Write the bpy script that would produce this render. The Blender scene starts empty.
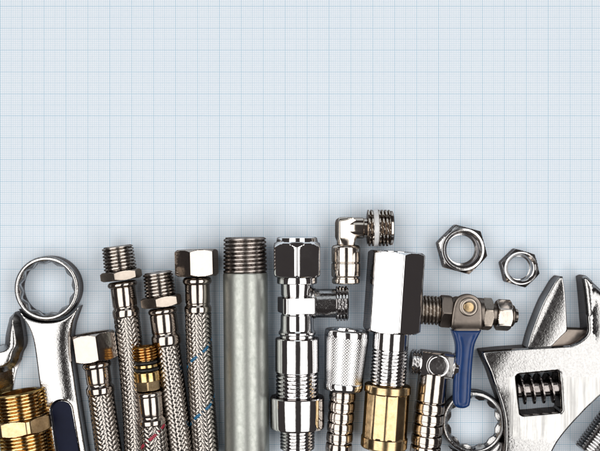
import bpy, bmesh, math, random
import numpy as np
from mathutils import Vector
from mathutils.geometry import delaunay_2d_cdt

random.seed(4); np.random.seed(4)
scene = bpy.context.scene
C = scene.collection
U = 0.010 / 21.92            # metres per drawing unit: ten millimetres of the graph paper are 21.92 units
HC = 950.0                   # camera height in drawing units
R = math.radians

# ------------------------------------------------------------------ camera
cam = bpy.data.cameras.new('camera')
co = bpy.data.objects.new('camera', cam); C.objects.link(co)
co.location = (0, 0, HC * U)
cam.sensor_width = 36.0
cam.lens = 36.0 * HC / 600.0
cam.clip_start = 0.02; cam.clip_end = 20.0
scene.camera = co

# ------------------------------------------------------------------ light: two studio softboxes in a dark studio
world = bpy.data.worlds.new('World'); scene.world = world
world.use_nodes = True
bg = world.node_tree.nodes['Background']
bg.inputs['Color'].default_value = (1.0, 0.86, 0.84, 1)
bg.inputs['Strength'].default_value = 0.045

def softbox(name, ang, half, dist, length, rad, cy, col):
    l = bpy.data.lights.new(name, 'AREA'); l.shape = 'RECTANGLE'
    w = 2 * dist * math.tan(R(half))
    l.size = w; l.size_y = length
    l.energy = rad * math.pi * w * length
    l.color = col
    o = bpy.data.objects.new(name, l); C.objects.link(o)
    o.location = (dist * math.sin(R(ang)), cy, dist * math.cos(R(ang)))
    o.rotation_euler = (0, R(ang), 0)
    return o
white = (1.03, 1.0, 0.955)
softbox('softbox_light', -31.0, 20.5, 0.62, 0.95, 1.82, -0.02, white)      # bright cores
softbox('softbox_light', 34.5, 17.0, 0.62, 0.95, 1.98, -0.02, white)
softbox('softbox_rim_light', -30.5, 23.5, 0.66, 1.1, 0.5, -0.02, white)  # dimmer cloth around each core
softbox('softbox_rim_light', 34.5, 20.5, 0.66, 1.1, 0.5, -0.02, white)
# dimmer fill strip added above the sheet to brighten the branch and neck
tl = bpy.data.lights.new('fill_strip_light', 'AREA'); tl.shape = 'RECTANGLE'; tl.size = 0.34; tl.size_y = 0.26
tl.energy = 0.75 * math.pi * tl.size * tl.size_y; tl.color = (0.93, 0.98, 1.0)
to = bpy.data.objects.new('fill_strip_light', tl); C.objects.link(to)
to.location = (0.03, 0.62 * math.sin(R(48)), 0.62 * math.cos(R(48))); to.rotation_euler = (-R(48), 0, 0)

scene.view_settings.view_transform = 'Standard'
scene.view_settings.look = 'None'
scene.view_settings.exposure = 0.0
scene.view_settings.gamma = 1.0
scene.render.engine = 'CYCLES'
scene.cycles.max_bounces = 10
scene.cycles.glossy_bounces = 6
scene.cycles.caustics_reflective = True
scene.cycles.sample_clamp_indirect = 3.0
scene.cycles.blur_glossy = 0.5

# ------------------------------------------------------------------ materials
def mat(name):
    m = bpy.data.materials.new(name); m.use_nodes = True
    nt = m.node_tree
    return m, nt, nt.nodes['Principled BSDF']
def N(nt, typ, **kw):
    n = nt.nodes.new(typ)
    for k, v in kw.items(): setattr(n, k, v)
    return n
def noise(nt, scale, detail=3, rough=0.55, vec=None):
    n = N(nt, 'ShaderNodeTexNoise'); n.inputs['Scale'].default_value = scale
    n.inputs['Detail'].default_value = detail; n.inputs['Roughness'].default_value = rough
    if vec is None:
        tc = N(nt, 'ShaderNodeTexCoord'); vec = tc.outputs['Object']
    nt.links.new(vec, n.inputs['Vector']); return n
def ramp(nt, fac, stops):
    r = N(nt, 'ShaderNodeValToRGB'); e = r.color_ramp.elements
    while len(e) < len(stops): e.new(0.5)
    for el, (p, c) in zip(e, stops):
        el.position = p; el.color = (c[0], c[1], c[2], 1) if hasattr(c, '__len__') else (c, c, c, 1)
    nt.links.new(fac, r.inputs['Fac']); return r
def metal(name, col, rough, var=0.06, bumps=(), tint=0.12, scale=160, col2=None):
    m, nt, p = mat(name)
    p.inputs['Metallic'].default_value = 1.0
    p.inputs['Specular Tint'].default_value = (0.22, 0.19, 0.18, 1)  # dark tint at grazing angles imitates dark reflections along the edges
    n = noise(nt, scale, 4)
    r = ramp(nt, n.outputs['Fac'], [(0.3, max(0.02, rough - var)), (0.7, rough + var)])
    nt.links.new(r.outputs['Color'], p.inputs['Roughness'])
    n2 = noise(nt, scale * 2.3, 5, 0.7)
    lo = tuple(c * (1 - tint) for c in (col2 or col))
    rc = ramp(nt, n2.outputs['Fac'], [(0.35, lo), (0.62, col)])
    nt.links.new(rc.outputs['Color'], p.inputs['Base Color'])
    prev = None
    for (sc, dist, det) in bumps:
        nb = noise(nt, sc, det)
        b = N(nt, 'ShaderNodeBump'); b.inputs['Distance'].default_value = dist
        b.inputs['Strength'].default_value = 1.0
        nt.links.new(nb.outputs['Fac'], b.inputs['Height'])
        if prev: nt.links.new(prev.outputs['Normal'], b.inputs['Normal'])
        prev = b
    if prev: nt.links.new(prev.outputs['Normal'], p.inputs['Normal'])
    return m
M = {}
M['chrome'] = metal('polished_chrome', (0.84, 0.84, 0.85), 0.06, 0.03, [(70, 0.00012, 1), (220, 0.00004, 2), (1800, 0.0000015, 3)], 0.03)
M['nickel'] = metal('nickel_plate', (0.52, 0.47, 0.43), 0.12, 0.05, [(300, 0.00004, 2), (2500, 0.000003, 3)], 0.08)
M['bright_nickel'] = metal('bright_nickel', (0.66, 0.60, 0.54), 0.13, 0.05, [(300, 0.00004, 2), (2500, 0.000003, 3)], 0.08)
M['soft_chrome'] = metal('soft_chrome', (0.66, 0.66, 0.67), 0.12, 0.05, [(300, 0.00005, 2), (1800, 0.00001, 3)], 0.12)
M['satin_nickel'] = metal('satin_nickel', (0.42, 0.37, 0.325), 0.27, 0.06, [(900, 0.000012, 3)], 0.12)
M['dull_nickel'] = metal('dull_nickel', (0.26, 0.225, 0.20), 0.33, 0.07, [(1600, 0.00001, 4)], 0.15)
M['thread_steel'] = metal('threaded_steel', (0.50, 0.46, 0.43), 0.2, 0.08, [(1500, 0.00001, 4)], 0.3)
M['pipe_thread'] = metal('cut_pipe_thread', (0.42, 0.38, 0.36), 0.26, 0.08, [(1500, 0.000012, 4)], 0.35)
M['braid'] = metal('stainless_braid', (0.45, 0.42, 0.395), 0.2, 0.06, [(4200, 0.000008, 3)], 0.2, 500)
M['brass'] = metal('yellow_brass', (0.66, 0.50, 0.30), 0.19, 0.05, [(300, 0.00002, 2), (2600, 0.000004, 3)], 0.1, col2=(0.56, 0.40, 0.22))
M['deep_brass'] = metal('golden_brass', (0.78, 0.56, 0.28), 0.15, 0.04, [(1800, 0.000004, 3)], 0.2, col2=(0.58, 0.38, 0.15))
M['orange_brass'] = metal('copper_toned_brass', (0.56, 0.31, 0.10), 0.22, 0.06, [(1800, 0.000008, 3)], 0.25)
M['forged'] = metal('forged_chrome', (0.44, 0.44, 0.445), 0.16, 0.05, [(150, 0.00005, 2), (1300, 0.00007, 3)], 0.2, 500)
M['forged_smooth'] = metal('polished_forged_chrome', (0.50, 0.50, 0.505), 0.12, 0.04, [(200, 0.00006, 2), (1500, 0.00007, 3)], 0.12, 400)
M['dark_steel'] = metal('dark_steel', (0.32, 0.295, 0.29), 0.18, 0.08, [(900, 0.00002, 3)], 0.3)

def galvanised():
    m, nt, p = mat('galvanised_zinc')
    p.inputs['Metallic'].default_value = 0.9
    p.inputs['Specular Tint'].default_value = (0.4, 0.4, 0.4, 1)  # edge darkening put into the zinc's grazing tint
    tc = N(nt, 'ShaderNodeTexCoord')
    v = N(nt, 'ShaderNodeTexVoronoi'); v.inputs['Scale'].default_value = 900
    mp = N(nt, 'ShaderNodeMapping'); mp.inputs['Scale'].default_value = (1, 0.55, 1)
    nt.links.new(tc.outputs['Object'], mp.inputs['Vector']); nt.links.new(mp.outputs['Vector'], v.inputs['Vector'])
    n = noise(nt, 420, 7, 0.75)
    mx = N(nt, 'ShaderNodeMix', data_type='FLOAT'); mx.inputs[0].default_value = 0.85
    sp = N(nt, 'ShaderNodeSeparateColor'); nt.links.new(v.outputs['Color'], sp.inputs['Color'])
    nt.links.new(sp.outputs['Red'], mx.inputs[2]); nt.links.new(n.outputs['Fac'], mx.inputs[3])
    rc = ramp(nt, mx.outputs[0], [(0.3, (0.37, 0.39, 0.37)), (0.5, (0.425, 0.448, 0.425)), (0.72, (0.49, 0.51, 0.485))])
    nt.links.new(rc.outputs['Color'], p.inputs['Base Color'])
    rr = ramp(nt, mx.outputs[0], [(0.3, 0.42), (0.7, 0.32)])
    nt.links.new(rr.outputs['Color'], p.inputs['Roughness'])
    b = N(nt, 'ShaderNodeBump'); b.inputs['Distance'].default_value = 0.00005
    nt.links.new(mx.outputs[0], b.inputs['Height'])
    n3 = noise(nt, 3000, 3); b2 = N(nt, 'ShaderNodeBump'); b2.inputs['Distance'].default_value = 0.000012
    nt.links.new(n3.outputs['Fac'], b2.inputs['Height']); nt.links.new(b.outputs['Normal'], b2.inputs['Normal'])
    nt.links.new(b2.outputs['Normal'], p.inputs['Normal'])
    return m
M['galv'] = galvanised()

def plain(name, col, rough, coat=0.0, bump=None):
    m, nt, p = mat(name)
    n = noise(nt, 300, 4)
    rc = ramp(nt, n.outputs['Fac'], [(0.3, tuple(c * 0.85 for c in col)), (0.7, tuple(min(1, c * 1.1) for c in col))])
    nt.links.new(rc.outputs['Color'], p.inputs['Base Color'])
    p.inputs['Roughness'].default_value = rough
    p.inputs['Coat Weight'].default_value = coat
    if bump:
        nb = noise(nt, bump[0], 3); b = N(nt, 'ShaderNodeBump'); b.inputs['Distance'].default_value = bump[1]
        nt.links.new(nb.outputs['Fac'], b.inputs['Height']); nt.links.new(b.outputs['Normal'], p.inputs['Normal'])
    return m
M['rubber'] = plain('black_rubber', (0.012, 0.012, 0.013), 0.42)
M['bore'] = plain('bore_shade', (0.02, 0.018, 0.017), 0.6)  # near-black colour stands in for the shade inside an open bore
M['ptfe'] = plain('white_sealing_tape', (0.72, 0.73, 0.75), 0.45, bump=(900, 0.00006))
M['blue'] = plain('blue_vinyl', (0.002, 0.032, 0.14), 0.28, 0.12, (260, 0.00006))
M['blue_wire'] = plain('blue_tracer', (0.004, 0.11, 0.24), 0.35)
M['red_wire'] = plain('red_tracer', (0.33, 0.015, 0.04), 0.35)
M['navy'] = plain('dark_navy_reflection', (0.007, 0.010, 0.028), 0.5, 0.0, (900, 0.00001))  # dark navy stands for the dark gap mirrored in the recess floor
M['navy'].node_tree.nodes['Principled BSDF'].inputs['Specular IOR Level'].default_value = 0.12
M['table'] = plain('grey_table', (0.30, 0.30, 0.30), 0.6)

def brushed_wrench():
    """forged chrome with a ground, vertically brushed zone beside and below the window"""
    m = M['forged'].copy(); m.name = 'forged_chrome_with_ground_face'
    nt = m.node_tree; p = nt.nodes['Principled BSDF']
    old = p.inputs['Normal'].links[0].from_socket
    tc = N(nt, 'ShaderNodeTexCoord')
    mp = N(nt, 'ShaderNodeMapping'); mp.inputs['Scale'].default_value = (600, 30, 30)
    mp.inputs['Rotation'].default_value = (0, 0, R(3))
    nt.links.new(tc.outputs['Object'], mp.inputs['Vector'])
    nb = noise(nt, 1.0, 4, 0.6, mp.outputs['Vector'])
    b = N(nt, 'ShaderNodeBump'); b.inputs['Distance'].default_value = 0.00006
    nt.links.new(nb.outputs['Fac'], b.inputs['Height'])
    sep = N(nt, 'ShaderNodeSeparateXYZ'); nt.links.new(tc.outputs['Object'], sep.inputs[0])
    wob = noise(nt, 260, 3)
    def step(sock, a, wid, wamt):
        ad = N(nt, 'ShaderNodeMath', operation='MULTIPLY_ADD'); ad.inputs[1].default_value = wamt
        nt.links.new(wob.outputs['Fac'], ad.inputs[0]); nt.links.new(sock, ad.inputs[2])
        mr = N(nt, 'ShaderNodeMapRange'); mr.inputs['From Min'].default_value = a; mr.inputs['From Max'].default_value = a + wid
        nt.links.new(ad.outputs[0], mr.inputs['Value']); return mr.outputs['Result']
    return m, nt, p, old, b, sep, step

# ------------------------------------------------------------------ graph paper
def paper_mat():
    m, nt, p = mat('graph_paper_print')
    tc = N(nt, 'ShaderNodeTexCoord')
    sep = N(nt, 'ShaderNodeSeparateXYZ'); nt.links.new(tc.outputs['Object'], sep.inputs[0])
    def mth(op, a, b=None, c=None):
        n = N(nt, 'ShaderNodeMath', operation=op)
        for i, v in enumerate((a, b, c)):
            if v is None: continue
            if isinstance(v, (int, float)): n.inputs[i].default_value = v
            else: nt.links.new(v, n.inputs[i])
        return n.outputs[0]
    offx = (300 - 0.2) / 21.92; offy = (225.5 - 6.2) / 21.92
    cx = mth('MULTIPLY_ADD', sep.outputs['X'], 100.0, offx + 50)       # centimetres
    cy = mth('MULTIPLY_ADD', sep.outputs['Y'], 100.0, -offy + 50)
    def line(c, per, half):     # 1 on a line of half-width `half` cm each `per` cm
        f = mth('PINGPONG', mth('ADD', c, 0.0), per * 0.5)
        return mth('LESS_THAN', f, half)
    lines = []
    for per, half, amt in ((0.1, 0.0085, 0.32), (0.5, 0.010, 0.18), (1.0, 0.0115, 0.28), (5.0, 0.012, 0.06)):
        l = mth('MAXIMUM', line(cx, per, half), line(cy, per, half))
        lines.append((l, amt))
    inkn = noise(nt, 900, 3)
    ink = mth('MULTIPLY_ADD', inkn.outputs['Fac'], 0.5, 0.72)
    tot = None
    for l, a in lines:
        v = mth('MULTIPLY', l, a)
        tot = v if tot is None else mth('ADD', tot, v)
    tot = mth('MULTIPLY', tot, ink); tot = mth('MINIMUM', tot, 0.9)
    fib = noise(nt, 700, 5, 0.7)
    base = ramp(nt, fib.outputs['Fac'], [(0.3, (0.738, 0.805, 0.890)), (0.7, (0.768, 0.829, 0.910))])
    mx = N(nt, 'ShaderNodeMix', data_type='RGBA')
    nt.links.new(tot, mx.inputs[0]); nt.links.new(base.outputs['Color'], mx.inputs[6])
    mx.inputs[7].default_value = (0.17, 0.42, 0.60, 1)
    smn = noise(nt, 22, 4, 0.6)
    sm = ramp(nt, smn.outputs['Fac'], [(0.3, (0.982, 0.987, 0.995)), (0.7, (1.0, 1.0, 1.0))])
    mm = N(nt, 'ShaderNodeMix', data_type='RGBA', blend_type='MULTIPLY'); mm.inputs[0].default_value = 1.0
    nt.links.new(mx.outputs[2], mm.inputs[6]); nt.links.new(sm.outputs['Color'], mm.inputs[7])
    nt.links.new(mm.outputs[2], p.inputs['Base Color'])
    p.inputs['Roughness'].default_value = 0.75
    p.inputs['Specular IOR Level'].default_value = 0.25
    b = N(nt, 'ShaderNodeBump'); b.inputs['Distance'].default_value = 0.00002
    nt.links.new(fib.outputs['Fac'], b.inputs['Height']); nt.links.new(b.outputs['Normal'], p.inputs['Normal'])
    return m
def box_mesh(name, x0, x1, y0, y1, z0, z1, m):
    me = bpy.data.meshes.new(name)
    v = [(x, y, z) for z in (z0, z1) for (x, y) in ((x0, y0), (x1, y0), (x1, y1), (x0, y1))]
    f = [(3, 2, 1, 0), (4, 5, 6, 7), (0, 1, 5, 4), (1, 2, 6, 5), (2, 3, 7, 6), (3, 0, 4, 7)]
    me.from_pydata(v, [], f); me.materials.append(m)
    o = bpy.data.objects.new(name, me); C.objects.link(o); return o
o = box_mesh('graph_paper', -0.21, 0.21, -0.15, 0.15, -0.0002, 0.0, paper_mat()); o['kind'] = 'structure'
o = box_mesh('table_top', -0.8, 0.8, -0.6, 0.6, -0.03, -0.0006, M['table']); o['kind'] = 'structure'

# ------------------------------------------------------------------ helpers
def finish(name, verts, faces, m, parent, smooth=35, mats=None, midx=None, recalc=True):
    me = bpy.data.meshes.new(name)
    me.from_pydata([tuple(v) for v in verts], [], faces)
    if recalc:
        bm = bmesh.new(); bm.from_mesh(me)
        bmesh.ops.recalc_face_normals(bm, faces=bm.faces); bm.to_mesh(me); bm.free()
    me.polygons.foreach_set('use_smooth', [True] * len(me.polygons))
    me.set_sharp_from_angle(angle=R(smooth))
    for mm in (mats or [m]): me.materials.append(mm)
    if midx is not None: me.polygons.foreach_set('material_index', midx)
    o = bpy.data.objects.new(name, me); C.objects.link(o)
    if parent is not None: o.parent = parent
    return o

def shape(spec, phi):
    if isinstance(spec, (int, float)): return np.full_like(phi, float(spec))
    if callable(spec): return spec(phi)
    n, inr, rot, p, cap = spec
    cs = np.stack([np.maximum(0, np.cos(phi - R(rot) - 2 * math.pi * k / n)) for k in range(n)])
    top = cs.max(0); s = ((cs / top) ** p).sum(0)
    return np.minimum(inr / top * s ** (-1.0 / p), cap)

def prism(t0, t1, inr, rot=0, n=6, p=160, ch=1.2, cap=None, low=1.0):
    """rings of a chamfered n-sided prism"""
    full = cap or inr / math.cos(math.pi / n)
    out = []
    for q in np.linspace(0, 1, 6): out.append((t0 + ch * q, (n, inr, rot, p, inr * low + (full - inr * low) * q)))
    for q in np.linspace(1, 0, 6): out.append((t1 - ch * q, (n, inr, rot, p, inr * low + (full - inr * low) * q)))
    return out

class Item:
    """a thing laid out along an axis: t runs from the tip towards `end`, radii in drawing units"""
    def __init__(s, name, label, cat, tip, end, z, group=None, t_bend=0, bend=0.0):
        s.k = (HC - z) / HC; s.S = U * s.k; s.z = z / s.k
        X = (tip[0] - 300) * s.S; Y = -(tip[1] - 225.5) * s.S
        d = Vector((end[0] - tip[0], -(end[1] - tip[1]))); s.len = d.length
        s.root = bpy.data.objects.new(name, None); C.objects.link(s.root)
        s.root.empty_display_size = 0.005
        s.root.location = (X, Y, 0)
        s.root.rotation_euler = (0, 0, math.atan2(-d.y, -d.x) - math.pi / 2)
        s.root['label'] = label; s.root['category'] = cat
        if group: s.root['group'] = group
        s.t_bend = t_bend; s.bend = bend
    def cx(s, t):
        t = np.asarray(t, float)
        return s.bend * np.maximum(0, t - s.t_bend) ** 2
    def loft(s, name, rings, m, parent=None, seg=96, phi0=0.0, off=(0, 0), smooth=35, cap=True, side=False, dz=0):
        """rings: (t, shape); side=True turns the axis across the item (t along +x)"""
        phi = np.linspace(0, 2 * math.pi, seg, endpoint=False) + R(phi0)
        V = []
        for t, sp in rings:
            r = shape(sp, phi)
            if side:
                V.append(np.stack([off[0] + np.full_like(phi, t), off[1] + r * np.sin(phi), s.z + dz + r * np.cos(phi)], 1))
            else:
                V.append(np.stack([off[0] + s.cx(t) + r * np.sin(phi), np.full_like(phi, -t) + off[1], s.z + dz + r * np.cos(phi)], 1))
        V = np.concatenate(V) * s.S
        F = []
        for i in range(len(rings) - 1):
            a = i * seg; b = a + seg
            for j in range(seg):
                j2 = (j + 1) % seg
                F.append((a + j, a + j2, b + j2, b + j))
        if cap:
            F.append(tuple(range(seg))); F.append(tuple((len(rings) - 1) * seg + j for j in range(seg)))
        return finish(name, V, F, m, parent or s.root, smooth)
    def upright(s, name, prof, m, parent=None, seg=64, off=(0, 0), base=0.0, smooth=35):
        """lathe about a vertical axis at (off): prof of (z, shape)"""
        phi = np.linspace(0, 2 * math.pi, seg, endpoint=False)
        V = []
        for z, sp in prof:
            r = shape(sp, phi)
            V.append(np.stack([off[0] + r * np.cos(phi), off[1] + r * np.sin(phi), np.full_like(phi, z)], 1))
        V = np.concatenate(V) * s.S; F = []
        for i in range(len(prof) - 1):
            a = i * seg; b = a + seg
            F += [(a + j, a + (j + 1) % seg, b + (j + 1) % seg, b + j) for j in range(seg)]
        F.append(tuple(range(seg))); F.append(tuple((len(prof) - 1) * seg + j for j in range(seg)))
        return finish(name, V, F, m, parent or s.root, smooth)
    def thread(s, name, t0, t1, r, depth, pitch, m, parent=None, taper=0.0, bore=0.6, seg=96, side=False, off=(0, 0), root_at=1, end_ch=1.2, flat=0.0):
        """a real helical thread; bore fraction opens the end at t0"""
        n = int((t1 - t0) / pitch * 16)
        ts = np.linspace(t0, t1, n)
        rings = []
        if bore:
            rings += [(t0 + 7, 0.05), (t0 + 7, r * bore), (t0 + 0.6, r * bore), (t0 - 0.1, r * bore + 0.7)]
        for t in ts:
            def f(phi, t=t):
                u = ((t / pitch + phi / (2 * math.pi)) % 1.0)
                tri = np.clip((1 - np.abs(2 * u - 1)) * (2.0 + flat) - 0.15, 0, 1)
                rr = r - depth + depth * tri
                rr = rr - taper * (t1 - t) / max(1e-6, (t1 - t0))
                lim = r - depth * 1.1 - taper + (t - t0) / end_ch * depth * 1.1 if t - t0 < end_ch else 1e9
                lim2 = r - depth + (t1 - t) / 1.0 * depth if t1 - t < 1.0 else 1e9
                return np.minimum(rr, min(lim, lim2))
            rings.append((t, f))
        return s.loft(name, rings, m, parent, seg, side=side, off=off, smooth=30)
    def braid(s, t0, t1, rad, tracer=None, phase=0.0, lead=57.0, n=12, m=None):
        a = 0.50; w = 1.54
        core = s.loft('hose_core', [(t0 - 2, rad - 1.3)] + [(t, rad - 1.3) for t in np.arange(t0, t1, 4)] + [(t1, rad - 1.3)], M['rubber'], seg=32)
        step = 0.62
        ts = np.arange(t0, t1, step); q = np.linspace(-1, 1, 6)
        al = math.atan2(2 * math.pi * rad, lead)
        V = []; F = []; mi = []; base = 0
        for d in (1, -1):
            for i in range(n):
                T, Q = np.meshgrid(ts, q, indexing='ij')
                ww = w * (0.93 + 0.1 * random.random()); lift = random.uniform(-0.09, 0.07); slack = random.uniform(0, 6.28)
                ph = 2 * math.pi * i / n + d * 2 * math.pi * T / lead + phase * 1.0
                c = 2 * i + d * 2 * n * T / lead
                cc = np.cos(2 * math.pi * (c - 0.5) / 4)
                h = d * a * np.tanh(1.4 * cc) / 0.98
                tt = np.clip(T - d * math.sin(al) * Q * ww, t0 - 1.5, t1)
                pp = ph + math.cos(al) * Q * ww / rad
                wires = 0.07 * np.cos(Q * math.pi * 2.5)
                rr = rad - 0.55 + lift + 0.07 * np.sin(T * 0.11 + slack) + h + 0.38 * (1 - Q ** 2) + wires
                X = s.cx(tt) + rr * np.sin(pp); Z = s.z + rr * np.cos(pp)
                V.append(np.stack([X, -tt, Z], -1).reshape(-1, 3))
                nt_, nq = T.shape
                idx = np.arange(nt_ * nq).reshape(nt_, nq) + base
                f = np.stack([idx[:-1, :-1], idx[:-1, 1:], idx[1:, 1:], idx[1:, :-1]], -1).reshape(-1, 4)
                F += [tuple(int(v) for v in r_) for r_ in f]
                k = 1 if (tracer is not None and d == tracer[1] and i == tracer[2]) else 0
                mi += [k] * len(f)
                base += nt_ * nq
        V = np.concatenate(V) * s.S
        mats = [m or M['braid']] + ([tracer[0]] if tracer is not None else [])
        return finish('braid', V, F, None, s.root, 60, mats, mi, recalc=False)
    def bead(s, t0, t1, r, r_in, m, name='bead'):
        tm = (t0 + t1) / 2; rb = (t1 - t0) / 2
        rings = [(tm - rb * math.cos(a_), r_in + (r - r_in) * math.sin(a_)) for a_ in np.linspace(0, math.pi, 14)]
        return s.loft(name, rings, m)

# ------------------------------------------------------------------ plates cut from traced outlines (forged tools)
def catmull(pts, closed=True, step=1.5, sharp=()):
    n = len(pts); out = []
    P = [np.array(p, float) for p in pts]
    for i in range(n):
        p0, p1, p2, p3 = P[(i - 1) % n], P[i], P[(i + 1) % n], P[(i + 2) % n]
        if i in sharp: p0 = p1
        if (i + 1) % n in sharp: p3 = p2
        L = np.linalg.norm(p2 - p1); k = max(1, int(L / step))
        for q in range(k):
            t = q / k
            m1 = (p2 - p0) * 0.5 if i not in sharp else (p2 - p1)
            m2 = (p3 - p1) * 0.5 if (i + 1) % n not in sharp else (p2 - p1)
            h = (2 * t**3 - 3 * t**2 + 1) * p1 + (t**3 - 2 * t**2 + t) * m1 + (-2 * t**3 + 3 * t**2) * p2 + (t**3 - t**2) * m2
            out.append(h)
    return np.array(out)
def dist_to(P, loops):
    best = np.full(len(P), 1e9)
    for L in loops:
        A = L; B = np.roll(L, -1, 0); D = B - A; dd = (D ** 2).sum(1) + 1e-12
        for c0 in range(0, len(P), 2000):
            Q = P[c0:c0 + 2000]
            t = np.clip(((Q[:, None] - A[None]) * D[None]).sum(2) / dd, 0, 1)
            X = A[None] + t[..., None] * D[None]
            best[c0:c0 + 2000] = np.minimum(best[c0:c0 + 2000], np.sqrt(((Q[:, None] - X) ** 2).sum(2)).min(1))
    return best
def inside(P, L):
    x, y = P[:, 0], P[:, 1]; r = np.zeros(len(P), bool)
    A = L; B = np.roll(L, -1, 0)
    for (x1, y1), (x2, y2) in zip(A, B):
        c = ((y1 > y) != (y2 > y))
        with np.errstate(divide='ignore', invalid='ignore'):
            r ^= c & (x < (x2 - x1) * (y - y1) / (y2 - y1 + 1e-15) + x1)
    return r
def plate(name, loops, zt, z0, zfun, m, parent, org, grid=2.0, extra=(), smooth=32, cham=0.0, draft=0.0):
    """loops[0] outline, rest holes, in sheet coordinates as seen at height zt; org = root position"""
    k = (HC - zt) / HC
    allv = []; edges = []; base = 0
    for L in loops:
        n = len(L); allv.append(L); edges += [(base + i, base + (i + 1) % n) for i in range(n)]; base += n
    nb = base
    pts = []
    for L in loops:       # offset rings near the edges carry the rounding
        T = np.roll(L, -1, 0) - np.roll(L, 1, 0); T /= np.linalg.norm(T, axis=1)[:, None] + 1e-9
        Nn = np.stack([-T[:, 1], T[:, 0]], 1)
        for d in (0.35, 0.9, 1.7):
            for sgn in (1, -1):
                Q = L + Nn * d * sgn
                dq = dist_to(Q, loops); Q = Q[dq > d * 0.93]
                pts.append(Q)
    lo = loops[0].min(0); hi = loops[0].max(0)
    gx, gy = np.meshgrid(np.arange(lo[0], hi[0], grid), np.arange(lo[1], hi[1], grid))
    G = np.stack([gx.ravel() + (np.arange(gx.size) // gx.shape[1] % 2) * grid * 0.5, gy.ravel()], 1)
    dg = dist_to(G, loops); G = G[dg > 2.4]; pts.append(G)
    for e in extra: pts.append(np.array(e, float))
    Q = np.concatenate(pts)
    ins = inside(Q, loops[0])
    for L in loops[1:]: ins &= ~inside(Q, L)
    Q = Q[ins]
    P = np.concatenate(allv + [Q])
    vo, eo, fo, ov, oe, of = delaunay_2d_cdt([Vector((float(a), float(b))) for a, b in P], edges, [], 0, 1e-5)
    P2 = np.array([(v.x, v.y) for v in vo])
    cen = np.array([P2[list(f)].mean(0) for f in fo])
    ok = inside(cen, loops[0])
    for L in loops[1:]: ok &= ~inside(cen, L)
    F = [tuple(f) for f, o_ in zip(fo, ok) if o_]
    d = dist_to(P2, loops)
    Z = zfun(d, P2[:, 0], P2[:, 1]) / 1.0
    W = np.stack([(P2[:, 0] - 300) * k - org[0], -(P2[:, 1] - 225.5) * k - org[1], Z], 1)
    # side walls
    cnt = {}
    for f in F:
        for a, b in zip(f, f[1:] + f[:1]): cnt[(a, b)] = 1
    nV = len(W); low = {}; V = [tuple(w) for w in W]
    for (a, b) in list(cnt):
        if (b, a) not in cnt:
            for v in (a, b):
                if v not in low:
                    q = P2[v]; L = min(loops, key=lambda L_: np.abs(L_ - q).sum(1).min()); i_ = int(np.abs(L - q).sum(1).argmin())
                    t_ = L[(i_ + 1) % len(L)] - L[i_ - 1]; t_ = t_ / (np.linalg.norm(t_) + 1e-9); nn = np.array([-t_[1], t_[0]])
                    pr = (q + nn * 0.5)[None]
                    if inside(pr, loops[0])[0] and not any(inside(pr, H_)[0] for H_ in loops[1:]): nn = -nn
                    low[v] = len(V)
                    V.append((W[v, 0] + nn[0] * cham, W[v, 1] - nn[1] * cham, W[v, 2] - cham * 1.2))
                    V.append((W[v, 0] + nn[0] * (cham + draft), W[v, 1] - nn[1] * (cham + draft), z0))
            if cham > 0:
                F.append((b, a, low[a], low[b])); F.append((low[b], low[a], low[a] + 1, low[b] + 1))
            else: F.append((b, a, low[a] + 1, low[b] + 1))
    V = np.array(V) * U
    return finish(name, V, F, m, parent, smooth, recalc=False)
def root(name, label, cat, px, group=None):
    r = bpy.data.objects.new(name, None); C.objects.link(r); r.empty_display_size = 0.005
    org = (px[0] - 300, -(px[1] - 225.5)); r.location = (org[0] * U, org[1] * U, 0)
    r['label'] = label; r['category'] = cat
    if group: r['group'] = group
    return r, org
def rounded(zt, b):
    def f(d, x, y):
        q = np.clip(1 - d / b, 0, 1)
        return zt - b * (1 - np.sqrt(np.maximum(0, 1 - q * q)))
    return f
def ring_head(name, cen, zt, Ro, Ri, ripple, m, parent, org, z0=0.4, bev=2.6, wall_in=3.2, rot=0, npts=12, lip=1.2, chz=3.7):
    """spanner ring: twelve-point hole, rounded outer edge"""
    k = (HC - zt) / HC; seg = npts * 24
    phi = np.linspace(0, 2 * math.pi, seg, endpoint=False)
    tri = np.abs(((phi + R(rot)) * npts / (2 * math.pi)) % 1.0 * 2 - 1)        # 0..1
    hole = ripple / np.cos(R(15) + R(15) * tri)
    top = np.full_like(phi, Ri)
    sec = []
    sec.append((top, z0 + 1)); sec.append((top, zt - 11)); sec.append((hole, zt - chz - 4.5)); sec.append((hole, zt - chz - 1.8)); sec.append((hole + 0.15, zt - chz - 1.2))
    sec.append((top - 0.5, zt - 1.2)); sec.append((top + 0.4, zt - 0.35)); sec.append((top + lip, zt))
    for a in np.linspace(0, math.pi / 2, 7):
        sec.append((np.full_like(phi, Ro - bev + bev * math.sin(a)), zt - bev + bev * math.cos(a) if a > 0.01 else zt - 0.02))
    sec.append((np.full_like(phi, Ro + 0.2), zt * 0.5)); 
    for a in np.linspace(0, math.pi / 2, 4):
        sec.append((np.full_like(phi, Ro - bev + bev * math.cos(a)), z0 + bev - bev * math.sin(a)))
    sec.append((top + 1, z0))
    V = []
    cxw = (cen[0] - 300) * k - org[0]; cyw = -(cen[1] - 225.5) * k - org[1]
    for r, z in sec:
        V.append(np.stack([cxw + r * k * np.cos(phi), cyw + r * k * np.sin(phi), np.full_like(phi, z)], 1))
    V = np.concatenate(V) * U; F = []; ns = len(sec)
    for i in range(ns):
        a = i * seg; b = ((i + 1) % ns) * seg
        F += [(a + j, a + (j + 1) % seg, b + (j + 1) % seg, b + j) for j in range(seg)]
    return finish(name, V, F, m, parent, 40)

# ================================================================== THINGS
HG = 'braided steel supply hoses in a row'

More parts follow.
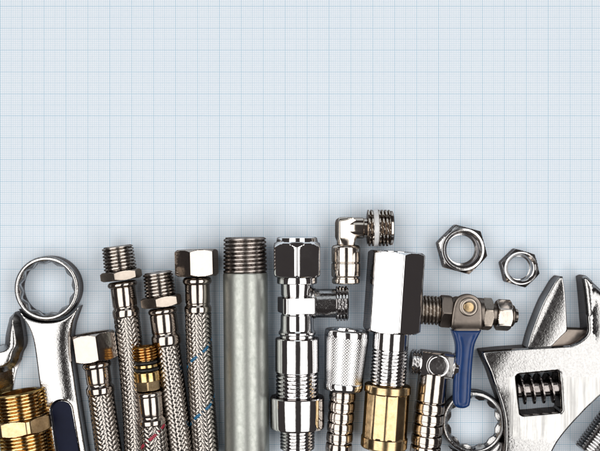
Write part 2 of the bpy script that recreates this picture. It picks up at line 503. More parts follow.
# ---- 1 braided hose with hex union nut, first from the left
i1 = Item('braided_hose', 'braided steel hose with silver hex nut, just right of the navy-recessed spanner shank', 'hose', (92.6, 333), (108.7, 451), 21, HG)
def hose_nut(it, R_in, length, rot, m=None):
    rg = [(4, 0.05), (4, R_in * 0.78), (0.5, R_in * 0.78), (0, R_in * 0.82)] + prism(0, length, R_in, rot, p=260, ch=2.2, low=0.985)
    return it.loft('hex_nut', rg, m or M['nickel'], seg=180, phi0=rot, smooth=25)
hose_nut(i1, 20.4, 27.5, -12)
i1.bead(28.5, 36, 14.3, 10.5, M['nickel'])
def ferrule(it, t0, t1, r, tc, rc, m=None):
    rg = [(t0, r - 2), (t0 + 0.5, r - 0.4), (t0 + 1.5, r), (t1, r), (t1 + 1.2, r - 0.7), (t1 + 2.4, r - 0.5), (t1 + 3.6, r + 0.5),
          (t1 + 5.0, rc), (tc - 2.5, rc), (tc - 1.0, rc - 0.5), (tc, rc - 1.2), (tc + 0.3, rc - 2.2)]
    return it.loft('ferrule', rg, m or M['nickel'])
ferrule(i1, 34, 50, 12.4, 62, 13.9)
i1.braid(61, 150, 13.0, phase=0.3)

# ---- 2 tall male-threaded hose
i2 = Item('braided_hose', 'tallest braided steel hose, male-threaded tip standing highest at the left of the hoses', 'hose', (117.4, 246), (125.1, 305), 19, HG, 62, -0.00034)
def male_end(it, r, L, hexr, hexL, rot):
    it.thread('threaded_tip', 0, L, r, 1.9, 3.35, M['thread_steel'], taper=0.9, bore=0.72)
    it.loft('hex_collar', prism(L, L + hexL, hexr, rot, p=200, ch=1.6), M['satin_nickel'], seg=180, phi0=rot, smooth=25)
male_end(i2, 16.3, 25, 18.2, 9, 22)
i2.bead(35.5, 42, 14.6, 10.5, M['nickel'])
ferrule(i2, 41, 60, 12.2, 72, 13.3)
i2.braid(71, 238, 12.6, phase=0.1)

# ---- 3 short brass-ended hose with red tracer
i3 = Item('braided_hose', 'braided steel hose with brass threaded end, black rubber rings and a red tracer thread', 'hose', (144.6, 346), (154.9, 451), 30, HG)
i3.thread('threaded_tip', 0, 14, 11.8, 1.5, 2.7, M['orange_brass'], taper=0.3, bore=0.6)
i3.loft('brass_stem', [(13, 8.5), (26, 8.5)], M['deep_brass'])
i3.bead(14.5, 18.5, 11.2, 8, M['rubber'], 'rubber_ring')
i3.loft('brass_flange', [(18.3, 9), (18.6, 11.2), (21, 11.5), (21.5, 9)], M['deep_brass'])
i3.bead(21.3, 25.6, 12.2, 8, M['rubber'], 'rubber_ring')
i3.loft('brass_collar', [(25.2, 9), (25.4, 11.6), (26.2, 12.2), (34.6, 12.2)], M['deep_brass'])
i3.loft('hex_collar', prism(34.2, 44, 11.4, -24, p=220, ch=1.0), M['brass'], seg=180, phi0=-24, smooth=25)
i3.bead(45, 52, 13.2, 9.5, M['nickel'])
ferrule(i3, 50, 69, 12.6, 80, 14.2)
i3.braid(79, 134, 13.9, (M['red_wire'], -1, 6), phase=0.5)

# ---- 4 second male-threaded hose
i4 = Item('braided_hose', 'braided steel hose with male-threaded tip, between the brass-ended hose and the blue-flecked hose', 'hose', (157.6, 272), (180.8, 451), 19, HG)
male_end(i4, 15.6, 24.5, 18.2, 10, 24)
i4.bead(36, 43, 14.4, 10.5, M['nickel'])
ferrule(i4, 42, 60, 13.4, 74, 14.6)
i4.braid(73, 212, 12.9, phase=0.75)

# ---- 5 hose with hex nut and blue tracer
i5 = Item('braided_hose', 'braided steel hose with bright hex nut and blue tracer flecks, beside the grey pipe', 'hose', (196.3, 249.5), (198.0, 312), 21, HG, 66, 0.00022)
hose_nut(i5, 19.3, 26.5, 20)
i5.bead(27.5, 35.5, 14.4, 10.5, M['nickel'])
ferrule(i5, 34, 53, 12.3, 64, 13.4)
i5.braid(63, 235, 12.9, (M['blue_wire'], -1, 10), phase=0.0)

# ---- 6 galvanised pipe
i6 = Item('galvanised_pipe', 'thick pale grey galvanised pipe with a threaded end, widest tube in the row', 'pipe', (244.9, 237.3), (247, 451), 23)
i6.thread('threaded_end', 0, 36, 21.9, 1.9, 3.9, M['pipe_thread'], taper=0.7, bore=0.76, seg=128)
i6.loft('pipe_barrel', [(35, 20.3), (35.6, 21.6), (37, 22.3)] + [(t, 22.3) for t in range(45, 245, 20)], M['galv'], seg=128)

# ---- 7 chrome angle valve
i7 = Item('angle_valve', 'polished chrome T-shaped valve with rounded hex cap and a threaded side branch', 'valve', (297.0, 237), (297.4, 449), 26)
cp = [(0, (6, 18.5, 30, 40, 19.2)), (1.0, (6, 20, 30, 40, 20.4)), (4.4, (6, 20.6, 30, 40, 20.8)), (5.2, (6, 21.2, 30, 40, 22))]
cp += [(5.2 + 0.9 * q, (6, 23.0, 30, 26, 22 + 0.75 * q)) for q in range(1, 6)]
cp += [(12, (6, 23.0, 30, 26, 25.9)), (36, (6, 23.0, 30, 26, 25.9)), (38, (6, 22.6, 30, 44, 25.0)), (39.6, (6, 21.4, 30, 44, 23)), (40.2, 17)]
i7.loft('hex_cap', cp, M['chrome'], seg=240, phi0=30, smooth=28)
i7.loft('collar', [(39.5, 17), (40.2, 19.6), (41, 20), (46, 20), (46.6, 19.4), (47, 15)], M['chrome'])
i7.loft('valve_body', [(46, 15), (46.5, 16.1), (57.5, 16.1), (59, 15.3), (59.6, 15.3)] +
        [(60.5, (4, 16.9, 13, 14, 22)), (61.5, (4, 17.2, 13, 24, 22)), (74, (4, 17.2, 13, 24, 22)), (75.5, (4, 16.9, 13, 14, 22))] +
        [(76.4, 15.4), (77.2, 15.4), (78.2, 16.4), (91, 16.6), (93.5, 17.4), (95, 18.6), (96.6, 18.6), (98, 17.2), (100.2, 17.4), (100.8, 21.4), (101.8, 22.0), (134, 22.0), (134.6, 21.3), (134.8, 20)], M['chrome'], seg=192, smooth=30)
i7.thread('outlet_thread', 134.6, 159.6, 21.3, 1.7, 3.9, M['chrome'], bore=0, seg=128)
i7.loft('ring_nut', [(159, 21), (159.3, 26.2), (160.2, 27.0), (188.6, 27.0), (190.4, 26.4), (191.2, 24.5), (191.3, 17)], M['chrome'], seg=252, smooth=25)
i7.thread('tail_thread', 191.2, 212, 17.2, 1.5, 3.2, M['chrome'], bore=0, seg=96)
br = i7.loft('side_branch', [(8, 13.5), (15, 13.8), (16.8, 15.2), (18.0, 15.2), (19, 14.3), (39, 14.3), (39.2, 13)], M['forged_smooth'], side=True, off=(0, -66.6), dz=-3)
i7.thread('branch_thread', 38.5, 51, 17.4, 2.1, 3.2, M['chrome'], side=True, off=(0, -66.6), bore=0, end_ch=0.8, flat=0.4)
i7.loft('branch_bore_shade', [(50.9, 11.5), (51.3, 11.5)], M['bore'], side=True, off=(0, -66.6))  # flat dark disc in place of a shaded hole

# ---- 8 knurled hose connector with barbs
i8 = Item('hose_connector', 'chrome barbed hose connector with tapered diamond-knurled collar, right of the T-shaped valve', 'connector', (347.3, 329.6), (338.6, 451), 23)
def knurl(t):
    def f(phi, t=t):
        rr = 22.3 - (t - 7) / 53.0 * 3.4
        n = 60; u = phi * n / (2 * math.pi)
        a = np.abs((u + t / 2.9) % 1.0 - 0.5) * 2; b = np.abs((u - t / 2.9) % 1.0 - 0.5) * 2
        return rr - 0.22 * np.maximum(a, b) ** 2
    return f
kr = [(5, 0.05), (5, 16), (0.6, 16), (0, 16.6), (0, 20.8), (0.8, 21.7), (1.6, 22.0), (6.4, 22.3), (6.8, 22.1)]
kr += [(t, knurl(t)) for t in np.arange(7.2, 52.6, 0.36)]
kr += [(53, 19.6), (53.4, 20.0), (59.6, 19.6), (60.4, 18.8), (60.6, 12)]
i8.loft('knurled_collar', kr, M['chrome'], seg=420, smooth=60)
def barbs(it, t0, n, pitch, r, m, r_low=0.80):
    rg = [(t0 - 3, r * 0.8)]
    for q in range(n):
        a = t0 + q * pitch
        rg += [(a, r * r_low), (a + 1.1, r * r_low), (a + 1.4, r * 0.95), (a + 1.9, r * 0.972), (a + pitch * 0.35, r * 0.985), (a + pitch * 0.70, r), (a + pitch * 0.74, r * 0.975), (a + pitch * 0.78, r * 0.985), (a + pitch * 0.95, r * 0.965)]
    rg.append((t0 + n * pitch + 1, r * 0.8))
    return it.loft('barbed_tail', rg, m, smooth=40)
barbs(i8, 60.6, 8, 10.4, 13.4, M['nickel'])

# ---- 9 elbow push fitting with tape-wrapped thread
i9 = Item('elbow_fitting', 'small nickel elbow fitting with white sealing ring on its thread, lying above the chrome parts', 'fitting', (345.9, 217), (345.9, 284), 18)
i9.loft('elbow_body', [(0.2, (4, 5.5, 0, 10, 12)), (0.9, (4, 7.6, 0, 12, 12)), (2.5, (4, 8.7, 8, 18, 14)), (5.5, (4, 9.3, 11, 24, 14)), (20, (4, 9.3, 11, 24, 14)), (24, (4, 9.0, 0, 8, 14)), (31, 9.2)], M['bright_nickel'], seg=160, smooth=40)
i9.loft('elbow_neck', [(1, 8.0), (4, 9.6), (9, 10.4), (17, 10.4), (18, 9.4), (22, 9.4), (22.2, 11), (23, 11)], M['bright_nickel'], side=True, off=(0, -11), seg=96)
sl = i9.loft('push_sleeve', [(27.5, 9), (28.4, 12.6), (29.6, 13.8), (31, 14.3), (44.6, 14.3), (45.3, 13.3), (46, 13.3), (46.6, 14.5), (58.5, 14.5), (59.8, 13.6), (60.2, 12.6), (61.4, 12.6), (61.8, 13.9), (65.5, 13.9), (66.6, 13.0), (67, 9), (60, 8.8), (60, 0.05)], M['bright_nickel'])
i9.thread('threaded_head', 21, 44.5, 18.2, 2.8, 3.5, M['bright_nickel'], side=True, off=(0, -11), bore=0, end_ch=0.6, flat=0.2)
i9.loft('end_rim', [(44.2, 15), (44.3, 17.2), (46.4, 16.9), (47.2, 15.2), (47.2, 12), (42, 12), (42, 0.05)], M['nickel'], side=True, off=(0, -11))
i9.loft('sealing_ring', [(26.8, 14), (27.0, 17.6), (28.0, 18.6), (31.4, 18.4), (32.2, 17.4), (32.4, 14)], M['ptfe'], side=True, off=(0, -11))

# ---- 10 chrome hex union with brass end
i10 = Item('pipe_union', 'large chrome hexagonal body with threaded sleeve ending in a wide brass sleeve', 'union', (396.6, 251.5), (383.6, 448), 27)
rot = -20
i10.loft('hex_body', [(5, 0.05), (5, 18), (0.3, 18.5)] + prism(0, 80.5, 25.8, rot, p=340, ch=2.6, low=0.99, cap=29.5) + [(81, 16)], M['chrome'], seg=240, phi0=rot, smooth=25)
i10.loft('sleeve', [(79, 16), (80.5, 17.9), (97.5, 17.9), (98, 16.5)], M['chrome'])
i10.thread('sleeve_thread', 97.6, 135, 17.9, 1.5, 3.5, M['chrome'], bore=0)
i10.loft('brass_sleeve', [(133, 17.5), (133.2, 22.2), (134.2, 23.2), (140.6, 23.3), (141.6, 22.3), (142.2, (12, 21.7, 8, 75, 22.4)), (184, (12, 21.7, 8, 75, 22.4)), (185.2, 22.4), (186, 23.3), (195, 23.2), (196.4, 22.2), (196.6, 14), (190, 13.5), (190, 0.05)], M['brass'], seg=240, phi0=8, smooth=22)

# ---- 11 swivel barbed elbow
i11 = Item('barbed_elbow', 'chrome elbow fitting with round plug on its tilted block and a barbed tail', 'fitting', (434.4, 362.5), (425.2, 451), 19)
phr = lambda u: u
# head block, turned across the axis
hd = bpy.data.objects.new('head', None); bpy.data.objects.remove(hd)
i11.loft('head_block', [(-16.5, (4, 11.2, 0, 40, 13)), (-15.5, (4, 12.4, 0, 40, 15.8)), (15.5, (4, 12.4, 0, 40, 15.8)), (17, (4, 11.2, 0, 40, 13))], M['chrome'], side=True, off=(1.5, -1.5), seg=160, smooth=28)
i11.thread('head_thread', -25.5, -16, 12.4, 1.6, 3.0, M['chrome'], side=True, off=(1.5, -1.5), bore=0)
i11.loft('end_cap', prism(16.8, 21.5, 12.2, 30, p=120, ch=1), M['chrome'], side=True, off=(1.5, -1.5), seg=120, smooth=28)
zt = i11.z + 12.3
i11.upright('round_plug', [(zt - 1, 11.2), (zt + 0.3, 11.2), (zt + 1.2, 10.7), (zt + 1.3, 9.9), (zt + 0.6, 9.5), (zt + 0.6, 9.1), (zt + 1.2, 8.6), (zt + 1.2, 4), (zt + 1.2, 0.3)], M['chrome'], off=(1.8, -1.5))
i11.loft('tail_sleeve', [(10, 13.5), (11, 14.8), (38.2, 14.8), (39, 14.2), (39.4, 12)], M['nickel'])
barbs(i11, 39.2, 8, 10.8, 15.4, M['nickel'])

# ---- 12 mini ball valve with blue lever
i12 = Item('ball_valve', 'small nickel ball valve with a navy blue lever handle pointing down', 'valve', (419.8, 309.6), (517, 316), 18)
i12.thread('inlet_thread', 0, 20, 14.4, 2.2, 3.6, M['satin_nickel'], bore=0.55)
i12.loft('inlet_hex', prism(20, 31, 15.2, 27, p=160, ch=1.8), M['dull_nickel'], seg=180, phi0=27, smooth=25)
i12.loft('valve_body', [(30, 12), (31, 14), (35, 15.6), (62, 15.6), (62.5, 13.5)], M['dull_nickel'])
i12.loft('outlet_hex', prism(62, 71.5, 14.6, -11, p=160, ch=1.4), M['satin_nickel'], seg=180, phi0=-11, smooth=25)
i12.loft('outlet_neck', [(71, 10.5), (76.5, 10.5)], M['dull_nickel'])
i12.loft('compression_nut', prism(76, 90.5, 13.8, -6, p=200, ch=1.6), M['nickel'], seg=180, phi0=-6, smooth=25)
i12.thread('nozzle', 90, 94, 11.0, 1.2, 2.4, M['dull_nickel'], bore=0)
i12.loft('nozzle_tip', [(93.5, 10), (95.0, 7.4), (97.5, 6.6), (97.6, 4.4), (92, 4.2)], M['nickel'])
zs = i12.z
# lever plate (metal) on the top of the body
r12 = i12.root
rl, orgl = (r12, ((r12.location.x / U), (r12.location.y / U)))
def place(o_):           # plates are laid out in sheet axes: undo the root's turn so they keep their place
    o_.rotation_euler = (0, 0, -r12.rotation_euler.z)
zl = 37.0
lp = catmull([(468.2, 294.3), (476, 296.6), (481.3, 303), (482.5, 315), (482.8, 329), (478, 333), (458, 333), (451.6, 328), (452.3, 316), (455, 303), (460, 296.6)], sharp=(4, 7))
def zlev(d, x, y):
    z = rounded(zl, 1.5)(d, x, y)
    return z - 1.8 * np.clip((y - 316) / 14, 0, 1) ** 2 * 2
place(plate('lever_plate', [lp], zl, zl - 7, zlev, M['dull_nickel'], r12, orgl))
sx, sy = (468.6 - 300) * (HC - zl) / HC, -(307 - 225.5) * (HC - zl) / HC
def vert_lathe(name, prof, m, seg=72):
    phi = np.linspace(0, 2 * math.pi, seg, endpoint=False); V = []; F = []
    for z, sp in prof:
        r = shape(sp, phi); V.append(np.stack([sx - orgl[0] + r * np.cos(phi), sy - orgl[1] + r * np.sin(phi), np.full_like(phi, z)], 1))
    for i in range(len(prof) - 1):
        a = i * seg; b = a + seg; F += [(a + j, a + (j + 1) % seg, b + (j + 1) % seg, b + j) for j in range(seg)]
    F.append(tuple((len(prof) - 1) * seg + j for j in range(seg)))
    o_ = finish(name, np.concatenate(V) * U, F, m, r12); place(o_); return o_
vert_lathe('stem_nut', [(zl - 1, 9.0), (zl + 0.8, 9.0), (zl + 1.6, 8.2), (zl + 1.8, 7.4), (zl + 1.6, 6.0), (zl + 0.2, 5.6), (zl + 0.1, 0.3)], M['satin_nickel'])
vert_lathe('brass_stem', [(zl, 5.0), (zl + 1.6, 5.0), (zl + 2.1, 4.5), (zl + 2.2, 0.2)], M['brass'])
# blue lever sleeve, curved down slightly
hp = catmull([(452.6, 331), (482.2, 331), (479.2, 337), (476, 345), (474.4, 358), (473.4, 380), (472.2, 404), (469.5, 409), (464, 410.6), (458, 409), (455.2, 403), (455.6, 380), (457.2, 358), (457, 346), (455, 338)], sharp=(0, 1))
def zhan(d, x, y):
    b = 3.4; q = np.clip(1 - d / b, 0, 1)
    base = zl - 1.2 - 6.0 * np.clip((y - 331) / 45, 0, 1) ** 1.2
    cx_ = 464.8; groove = 0.7 * np.exp(-((d - 5.2) / 0.9) ** 2)
    return base - b * (1 - np.sqrt(np.maximum(0, 1 - q * q))) - groove * 0.5
def zlow(): return 21.5
place(plate('lever_handle', [hp], zl, 21.5, zhan, M['blue'], r12, orgl, grid=1.4))

# ---- 13, 14 loose hex nuts
def loose_nut(label, cen, inr, rot, h, rt, rb, m, inner):
    r_, org = root('hex_nut', label, 'nut', cen)
    kk = (HC - h) / HC; seg = 240; phi = np.linspace(0, 2 * math.pi, seg, endpoint=False) + R(rot)
    cap_ = inr * 1.155
    prof = [(0.3, (6, inr, rot, 220, inr * 0.98)), (1.2, (6, inr, rot, 220, cap_ * 0.97)), (2.2, (6, inr, rot, 220, cap_)), (h - 4.5, (6, inr, rot, 220, cap_))]
    for q in np.linspace(0, 1, 8): prof.append((h - 4.0 + 2.6 * q, (6, inr, rot, 220, cap_ - (cap_ - inr * 0.965) * q)))
    prof += [(h - 0.7, inr * 0.955), (h - 0.15, inr * 0.945), (h, inr * 0.93), (h - 0.1, rt + 0.8), (h - 0.7, rt + 0.1), (h - 1.6, rt - 0.6)]
    V = []; cx_, cy_ = (cen[0] - 300) * kk - org[0], -(cen[1] - 225.5) * kk - org[1]
    for z in np.arange(h - 2.2, 2.6, -0.4):
        def f(p_, z=z): 
            u = (z / 3.4 + p_ / (2 * math.pi)) % 1.0
            return np.full_like(p_, rt - 0.7 - (rt - rb) * (0.25 if z > 5 else 1.0)) - 0.85 * inner * np.clip(1.3 * (1 - np.abs(2 * u - 1)) - .15, 0, 1)
        prof.append((z, f))
    prof += [(2.4, rb - 0.2), (0.4, rb)]
    for z, sp in prof:
        rr = shape(sp, phi) * kk
        V.append(np.stack([cx_ + rr * np.cos(phi), cy_ + rr * np.sin(phi), np.full_like(phi, z)], 1))
    F = []; ns = len(prof)
    for i in range(ns):
        a = i * seg; b = ((i + 1) % ns) * seg
        F += [(a + j, a + (j + 1) % seg, b + (j + 1) % seg, b + j) for j in range(seg)]
    o_ = finish('nut_body', np.concatenate(V) * U, F, m, r_, 28)
    return r_
loose_nut('larger loose hex nut with wide smooth hole, lying alone above the ball valve', (463.2, 249.6), 22.4, 15 + 30 + 30, 20, 18.0, 15.2, M['soft_chrome'], 0.25)
loose_nut('smaller loose hex nut with threaded hole, to the right of the larger nut', (521.3, 268.3), 17.5, 14 + 30 + 30, 18, 14.4, 12.6, M['soft_chrome'], 0.9)

# ---- 15 left combination spanner, ring end
r15, o15 = root('ring_spanner', 'big chrome spanner with twelve-point ring end and dark navy recess in its shank, at left', 'spanner', (46, 289))
ring_head('ring_end', (46.2, 288.6), 24, 32.4, 28.2, 23.4, M['forged_smooth'], r15, o15, rot=8, wall_in=4.4, bev=2.6, lip=0.9)
sh = catmull([(19.5, 309), (24, 318), (32, 327), (46, 331), (60, 327), (70, 318), (78, 307), (76.5, 313), (72.6, 322), (70.2, 336), (70.3, 352), (73, 374), (77.5, 405), (84, 446), (90, 482), (56, 482), (50, 446), (44.6, 412), (39.2, 384), (36, 360), (33.8, 342), (30, 329), (22, 317)], sharp=(0, 6))
sh = catmull([(17.8, 309.5), (26, 317.5), (36, 321.5), (46, 322.6), (58, 321.3), (68, 316.5), (78.2, 306.5), (75.5, 314), (72, 325), (70.2, 338), (70.6, 354), (73, 374), (77.5, 405), (84, 446), (90, 482), (56, 482), (50, 446), (44.6, 412), (39.2, 384), (36, 360), (33.2, 342), (29, 329), (22.5, 318)], sharp=(0, 6, 14, 15))
def rec_dist(x, y):      # signed distance to a leaning stadium
    ax, ay, bx, by = 61.4, 411.0, 73.5, 490.0
    dx, dy = bx - ax, by - ay; L2 = dx * dx + dy * dy
    t = np.clip(((x - ax) * dx + (y - ay) * dy) / L2, 0, 1)
    return np.hypot(x - ax - t * dx, y - ay - t * dy) - (10.6 + 0.9 * t)
def zsh(d, x, y):
    xr = np.interp(y, [315, 325, 338, 354, 374, 405, 446, 482], [75.5, 72, 70.2, 70.6, 73, 77.5, 84, 90])
    z = 21.5 - 0.0125 * np.clip(17 - (xr - x), 0, 17) ** 2
    z = z - 2.2 * (1 - np.sqrt(np.maximum(0, 1 - np.clip(1 - d / 2.2, 0, 1) ** 2)))
    rd = rec_dist(x, y)
    z = z + 0.5 * np.exp(-((rd - 1.2) / 1.0) ** 2)
    z = z - 4.0 * (1 / (1 + np.exp(np.clip(rd * 3.2, -30, 30))))
    return z
ex = []
for dd_ in (-1.6, -0.8, -0.3, 0.2, 0.7, 1.3, 2.0):
    for a in np.linspace(0, 2 * math.pi, 260, endpoint=False):
        pass
    # points along the recess edge: two sides and the round top
    ax, ay, bx, by = 61.4, 411.0, 73.5, 490.0; L = math.hypot(bx - ax, by - ay); ux, uy = (bx - ax) / L, (by - ay) / L
    for q in np.arange(0, 1.0, 0.017):
        rr = 10.6 + 0.9 * q + dd_
        for sg in (-1, 1): ex.append((ax + ux * L * q - uy * rr * sg, ay + uy * L * q + ux * rr * sg))
    rr = 10.6 + dd_
    for a in np.linspace(0, math.pi, 26): ex.append((ax + ux * -rr * math.sin(a) + (-uy) * rr * math.cos(a), ay + uy * -rr * math.sin(a) + ux * rr * math.cos(a)))
plate('shank', [sh], 21.5, 0.6, zsh, M['forged_smooth'], r15, o15, grid=1.8, extra=(ex,))
rp = []
ax, ay, bx, by = 61.4, 411.0, 73.0, 478.0; L = math.hypot(bx - ax, by - ay); ux, uy = (bx - ax) / L, (by - ay) / L
for a in np.linspace(0, math.pi, 20): rp.append((ax - ux * 9.7 * math.sin(a) + uy * 9.7 * math.cos(a) * 1, ay - uy * 9.7 * math.sin(a) - ux * 9.7 * math.cos(a)))
rp.append((bx - uy * 10.2, by + ux * 10.2)); rp.append((bx + uy * 10.2, by - ux * 10.2))
rp = catmull(rp, sharp=tuple(range(len(rp))))
plate('recess_dark_reflection', [rp], 18.2, 16.6, rounded(18.1, 0.4), M['navy'], r15, o15, grid=3)  # recess floor coloured dark in place of its dark reflection

# ---- 16 open-end jaw at the left edge
r16, o16 = root('open_end_spanner', 'pointed jaw of a chrome open-end spanner reaching in at the left edge', 'spanner', (0, 355))
jw = catmull([(12.2, 318), (15.2, 333), (16.2, 345), (12.6, 353), (10.6, 360), (6, 366), (-2, 369), (-14, 370), (-30, 376), (-44, 372), (-50, 345), (-40, 320), (-34, 322), (-28, 345), (-16, 353), (-2, 352), (6.4, 348), (8.0, 336)], sharp=(0, 11))
plate('open_jaw', [jw], 22, 0.5, lambda d, x, y: rounded(22, 1.6)(d, x, y) - 1.5 * np.clip(1 - d / 6, 0, 1) ** 2, M['forged_smooth'], r16, o16, grid=1.6, cham=5.0)
nk = catmull([(12, 352), (19, 360), (13, 372), (9, 392), (-24, 398), (-22, 366), (0, 366)], sharp=range(7))
plate('jaw_neck', [nk], 12, 0.5, lambda d, x, y: np.clip(17.5 - (x + 4) * 1.15, 1.2, 17.5), M['forged_smooth'], r16, o16, grid=1.6)
sk = catmull([(-2, 369), (-14, 370), (-30, 376), (-58, 430), (-40, 445), (-20, 400)], sharp=range(6))
plate('shank', [sk], 20, 0.8, rounded(20, 2), M['forged_smooth'], r16, o16, grid=3)

# ---- 17 brass nipple
i17 = Item('brass_nipple', 'golden brass hex nipple threaded at both ends, in the lower left corner', 'fitting', (18.6, 391.5), (26.6, 451), 27)
i17.thread('threaded_end', 0, 26.5, 24.2, 2.1, 3.4, M['deep_brass'], bore=0.72, seg=128)
i17.loft('hex_band', prism(26, 40.5, 25.6, -4, p=160, ch=1.6, cap=28.4), M['brass'], seg=180, phi0=-4, smooth=25)
i17.thread('threaded_end', 40, 78, 24.6, 2.1, 3.4, M['deep_brass'], bore=0, seg=128)

# ---- 18 right ring spanner
r18, o18 = root('ring_spanner', 'chrome twelve-point ring spanner end lying under the blue lever', 'spanner', (474, 423))
ring_head('ring_end', (473.8, 423.2), 17, 32.4, 27.4, 22.0, M['forged'], r18, o18, rot=0, wall_in=6.4, bev=4.2, lip=0.6, chz=1.7)
s18 = catmull([(450, 448.5), (458, 453), (474, 456.5), (490, 452), (500, 443), (506, 447), (503, 460), (506, 480), (512, 500), (478, 500), (470, 480), (458, 460)], sharp=(0, 5, 8, 9))
plate('shank', [s18], 14.5, 0.7, lambda d, x, y: 14.5 - 3 * np.clip(1 - d / 9, 0, 1) ** 2, M['forged'], r18, o18)

# ---- 19 adjustable wrench
r19, o19 = root('adjustable_wrench', 'large chrome adjustable wrench with open jaws and a dark worm screw', 'wrench', (540, 390))
m19, nt, p, old, b, sep, step = brushed_wrench()
T19 = 28.0; k19 = (HC - T19) / HC
def lx(px): return ((px - 300) * k19 - o19[0]) * U
def ly(py): return (-(py - 225.5) * k19 - o19[1]) * U
def mul(a_, b_):
    n = N(nt, 'ShaderNodeMath', operation='MULTIPLY'); nt.links.new(a_, n.inputs[0]); nt.links.new(b_, n.inputs[1]); return n.outputs[0]
def inv(a_):
    n = N(nt, 'ShaderNodeMath', operation='SUBTRACT'); n.inputs[0].default_value = 1; nt.links.new(a_, n.inputs[1]); return n.outputs[0]
wa = 6 * U
mask_y = mul(inv(step(sep.outputs['Y'], ly(380) + wa * 0.5, 1.0 * U, wa * 0.3)), step(sep.outputs['Y'], ly(436) + wa * 0.5, 6 * U, wa * 3))
mask_x = step(sep.outputs['X'], lx(508), 5 * U, wa)
mask = mul(mask_y, mask_x)
mxn = N(nt, 'ShaderNodeMix', data_type='VECTOR')
nt.links.new(mask, mxn.inputs[0]); nt.links.new(old, mxn.inputs[4]); nt.links.new(b.outputs['Normal'], mxn.inputs[5])
nt.links.new(mxn.outputs[1], p.inputs['Normal'])
grind = ramp(nt, b.inputs['Height'].links[0].from_socket, [(0.36, 0.30), (0.62, 0.52)])
oldc = p.inputs['Base Color'].links[0].from_socket
mxc = N(nt, 'ShaderNodeMix', data_type='RGBA'); nt.links.new(mask, mxc.inputs[0]); nt.links.new(oldc, mxc.inputs[6]); nt.links.new(grind.outputs['Color'], mxc.inputs[7])
nt.links.new(mxc.outputs[2], p.inputs['Base Color'])
body = catmull([(483, 352.6), (508, 350.3), (548, 348), (570.5, 346.6), (580, 342), (588.5, 333), (588.2, 318), (586.6, 296), (584.8, 278), (588, 276.8), (600, 288), (618, 306), (640, 338), (648, 372), (634, 388), (606, 392.5), (592, 403), (580, 415), (566.7, 429.7), (556, 444.3), (548, 462), (540, 492), (500, 492), (504, 462), (506, 443), (505.6, 421), (502, 404), (496.5, 388), (491, 372), (485.5, 360)], sharp=(0, 3, 8, 9, 21, 22))
win = catmull([(517.5, 374.4), (538, 372.4), (557.5, 370.6), (560, 372.6), (561.6, 392), (562.6, 410.5), (560.8, 413), (541, 414.8), (522.5, 416.4), (520, 414.5), (517.6, 394), (515.8, 376.8)], sharp=(0, 2, 3, 5, 6, 8, 9, 11))
def zbody(d, x, y):
    z = rounded(T19, 1.5)(d, x, y)
    dl = np.clip(1 - ((x - 483) * 0.80 + (y - 352) * 0.5) / 26, 0, 1)        # dips towards the left corner
    z = z - 3.2 * dl ** 2.0
    z = z - 1.3 * np.clip(1 - (x - 495) / 22, 0, 1) ** 2 * np.clip((y - 385) / 10, 0, 1)
    dt = np.clip(1 - (y - 276) / 40, 0, 1)
    z = z - 3.0 * np.clip(1 - d / 14, 0, 1) ** 2 * (x > 594) * (y < 345)
    z = z - 3.5 * dt ** 1.6 - 2.0 * np.clip(1 - d / 5, 0, 1) ** 2 * (dt > 0)
    return z
plate('wrench_body', [body, win], T19, 0.6, zbody, m19, r19, o19, grid=1.9, cham=0.9)
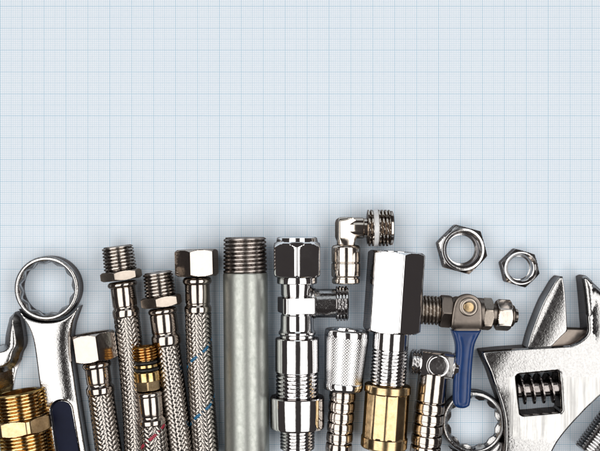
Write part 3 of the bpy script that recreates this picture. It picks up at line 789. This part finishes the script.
# ground edge of the handle: a thin bright rim line
jaw = catmull([(561.4, 276.8), (564, 276.8), (565.2, 288), (566, 300), (567.6, 331), (560, 338), (551.6, 346.8), (540, 347.6), (528.2, 348.4), (532, 334), (538.6, 316), (545, 301), (551, 290.6), (557, 281)], sharp=(0, 1, 4, 6, 8))
def zjaw(d, x, y):
    z = rounded(T19 - 0.6, 1.2)(d, x, y)
    u = np.clip(((x - 528) * 0.90 + (y - 348) * 0.42 - 2) / 22, 0, 1)
    z = z - 2.4 * (1 - u) ** 2.0
    return z - 2.0 * np.clip(1 - (y - 276) / 25, 0, 1) ** 1.5
mj = plate('movable_jaw', [jaw], T19 - 0.6, 0.7, zjaw, M['forged'], r19, o19, grid=1.6)
led = catmull([(566, 329), (588, 330), (593, 337), (583, 352), (545, 352), (552, 342)], sharp=range(6))
plate('jaw_slide', [led], T19 - 7, 0.9, lambda d, x, y: rounded(T19 - 9, 1.5)(d, x, y) + 4.0 * np.clip((570 - x) / 20, -0.6, 1), M['dull_nickel'], r19, o19, grid=2)  # darker nickel puts the shading between the jaws into the colour
# worm screw in the window
class Sub(Item): pass
zw = 15.5; kw = (HC - 21) / HC
w = bpy.data.objects.new('tmp', None)
def worm():
    cx0, cy0 = (518 - 300) * kw - o19[0], -(390.5 - 225.5) * kw - o19[1]
    cx1, cy1 = (560.5 - 300) * kw - o19[0], -(388.3 - 225.5) * kw - o19[1]
    A = np.array([cx0, cy0, 0]); B = np.array([cx1, cy1, 0]); L = np.linalg.norm(B - A); u = (B - A) / L
    side = np.array([-u[1], u[0], 0]); up = np.array([0, 0, 1.0])
    seg = 96; phi = np.linspace(0, 2 * math.pi, seg, endpoint=False); V = []; ts = np.arange(0, L, 0.32); F = []
    for t in ts:
        v = ((t / 9.3 + phi / (2 * math.pi)) % 1.0); e = np.clip(1.6 - np.abs(v - 0.5) * 7.0, 0, 1)
        r = 8.2 + 6.6 * (e * e * (3 - 2 * e))
        if t < 1.2: r = np.minimum(r, 8.2 + t * 5)
        if L - t < 1.2: r = np.minimum(r, 8.2 + (L - t) * 5)
        c = A + u * t + up * zw
        V.append(c[None] + side[None] * (r * np.sin(phi))[:, None] + up[None] * (r * np.cos(phi))[:, None])
    for i in range(len(ts) - 1):
        a = i * seg; b_ = a + seg; F += [(a + j, a + (j + 1) % seg, b_ + (j + 1) % seg, b_ + j) for j in range(seg)]
    F.append(tuple(range(seg))); F.append(tuple((len(ts) - 1) * seg + j for j in range(seg)))
    return finish('worm_screw', np.concatenate(V) * U, F, M['dark_steel'], r19, 40)
bpy.data.objects.remove(w)
worm()

# ---- 20 threaded fitting in the lower right corner
i20 = Item('threaded_nipple', 'chrome tube with finely threaded end, cut off by the corner below the adjustable wrench', 'fitting', (590.5, 456), (626.5, 408), 20)
i20.thread('threaded_end', 0, 40, 18.5, 1.4, 3.0, M['soft_chrome'], bore=0.7)
i20.loft('tube', [(39.5, 17), (40, 18.6), (56, 18.6), (57, 17)], M['chrome'])
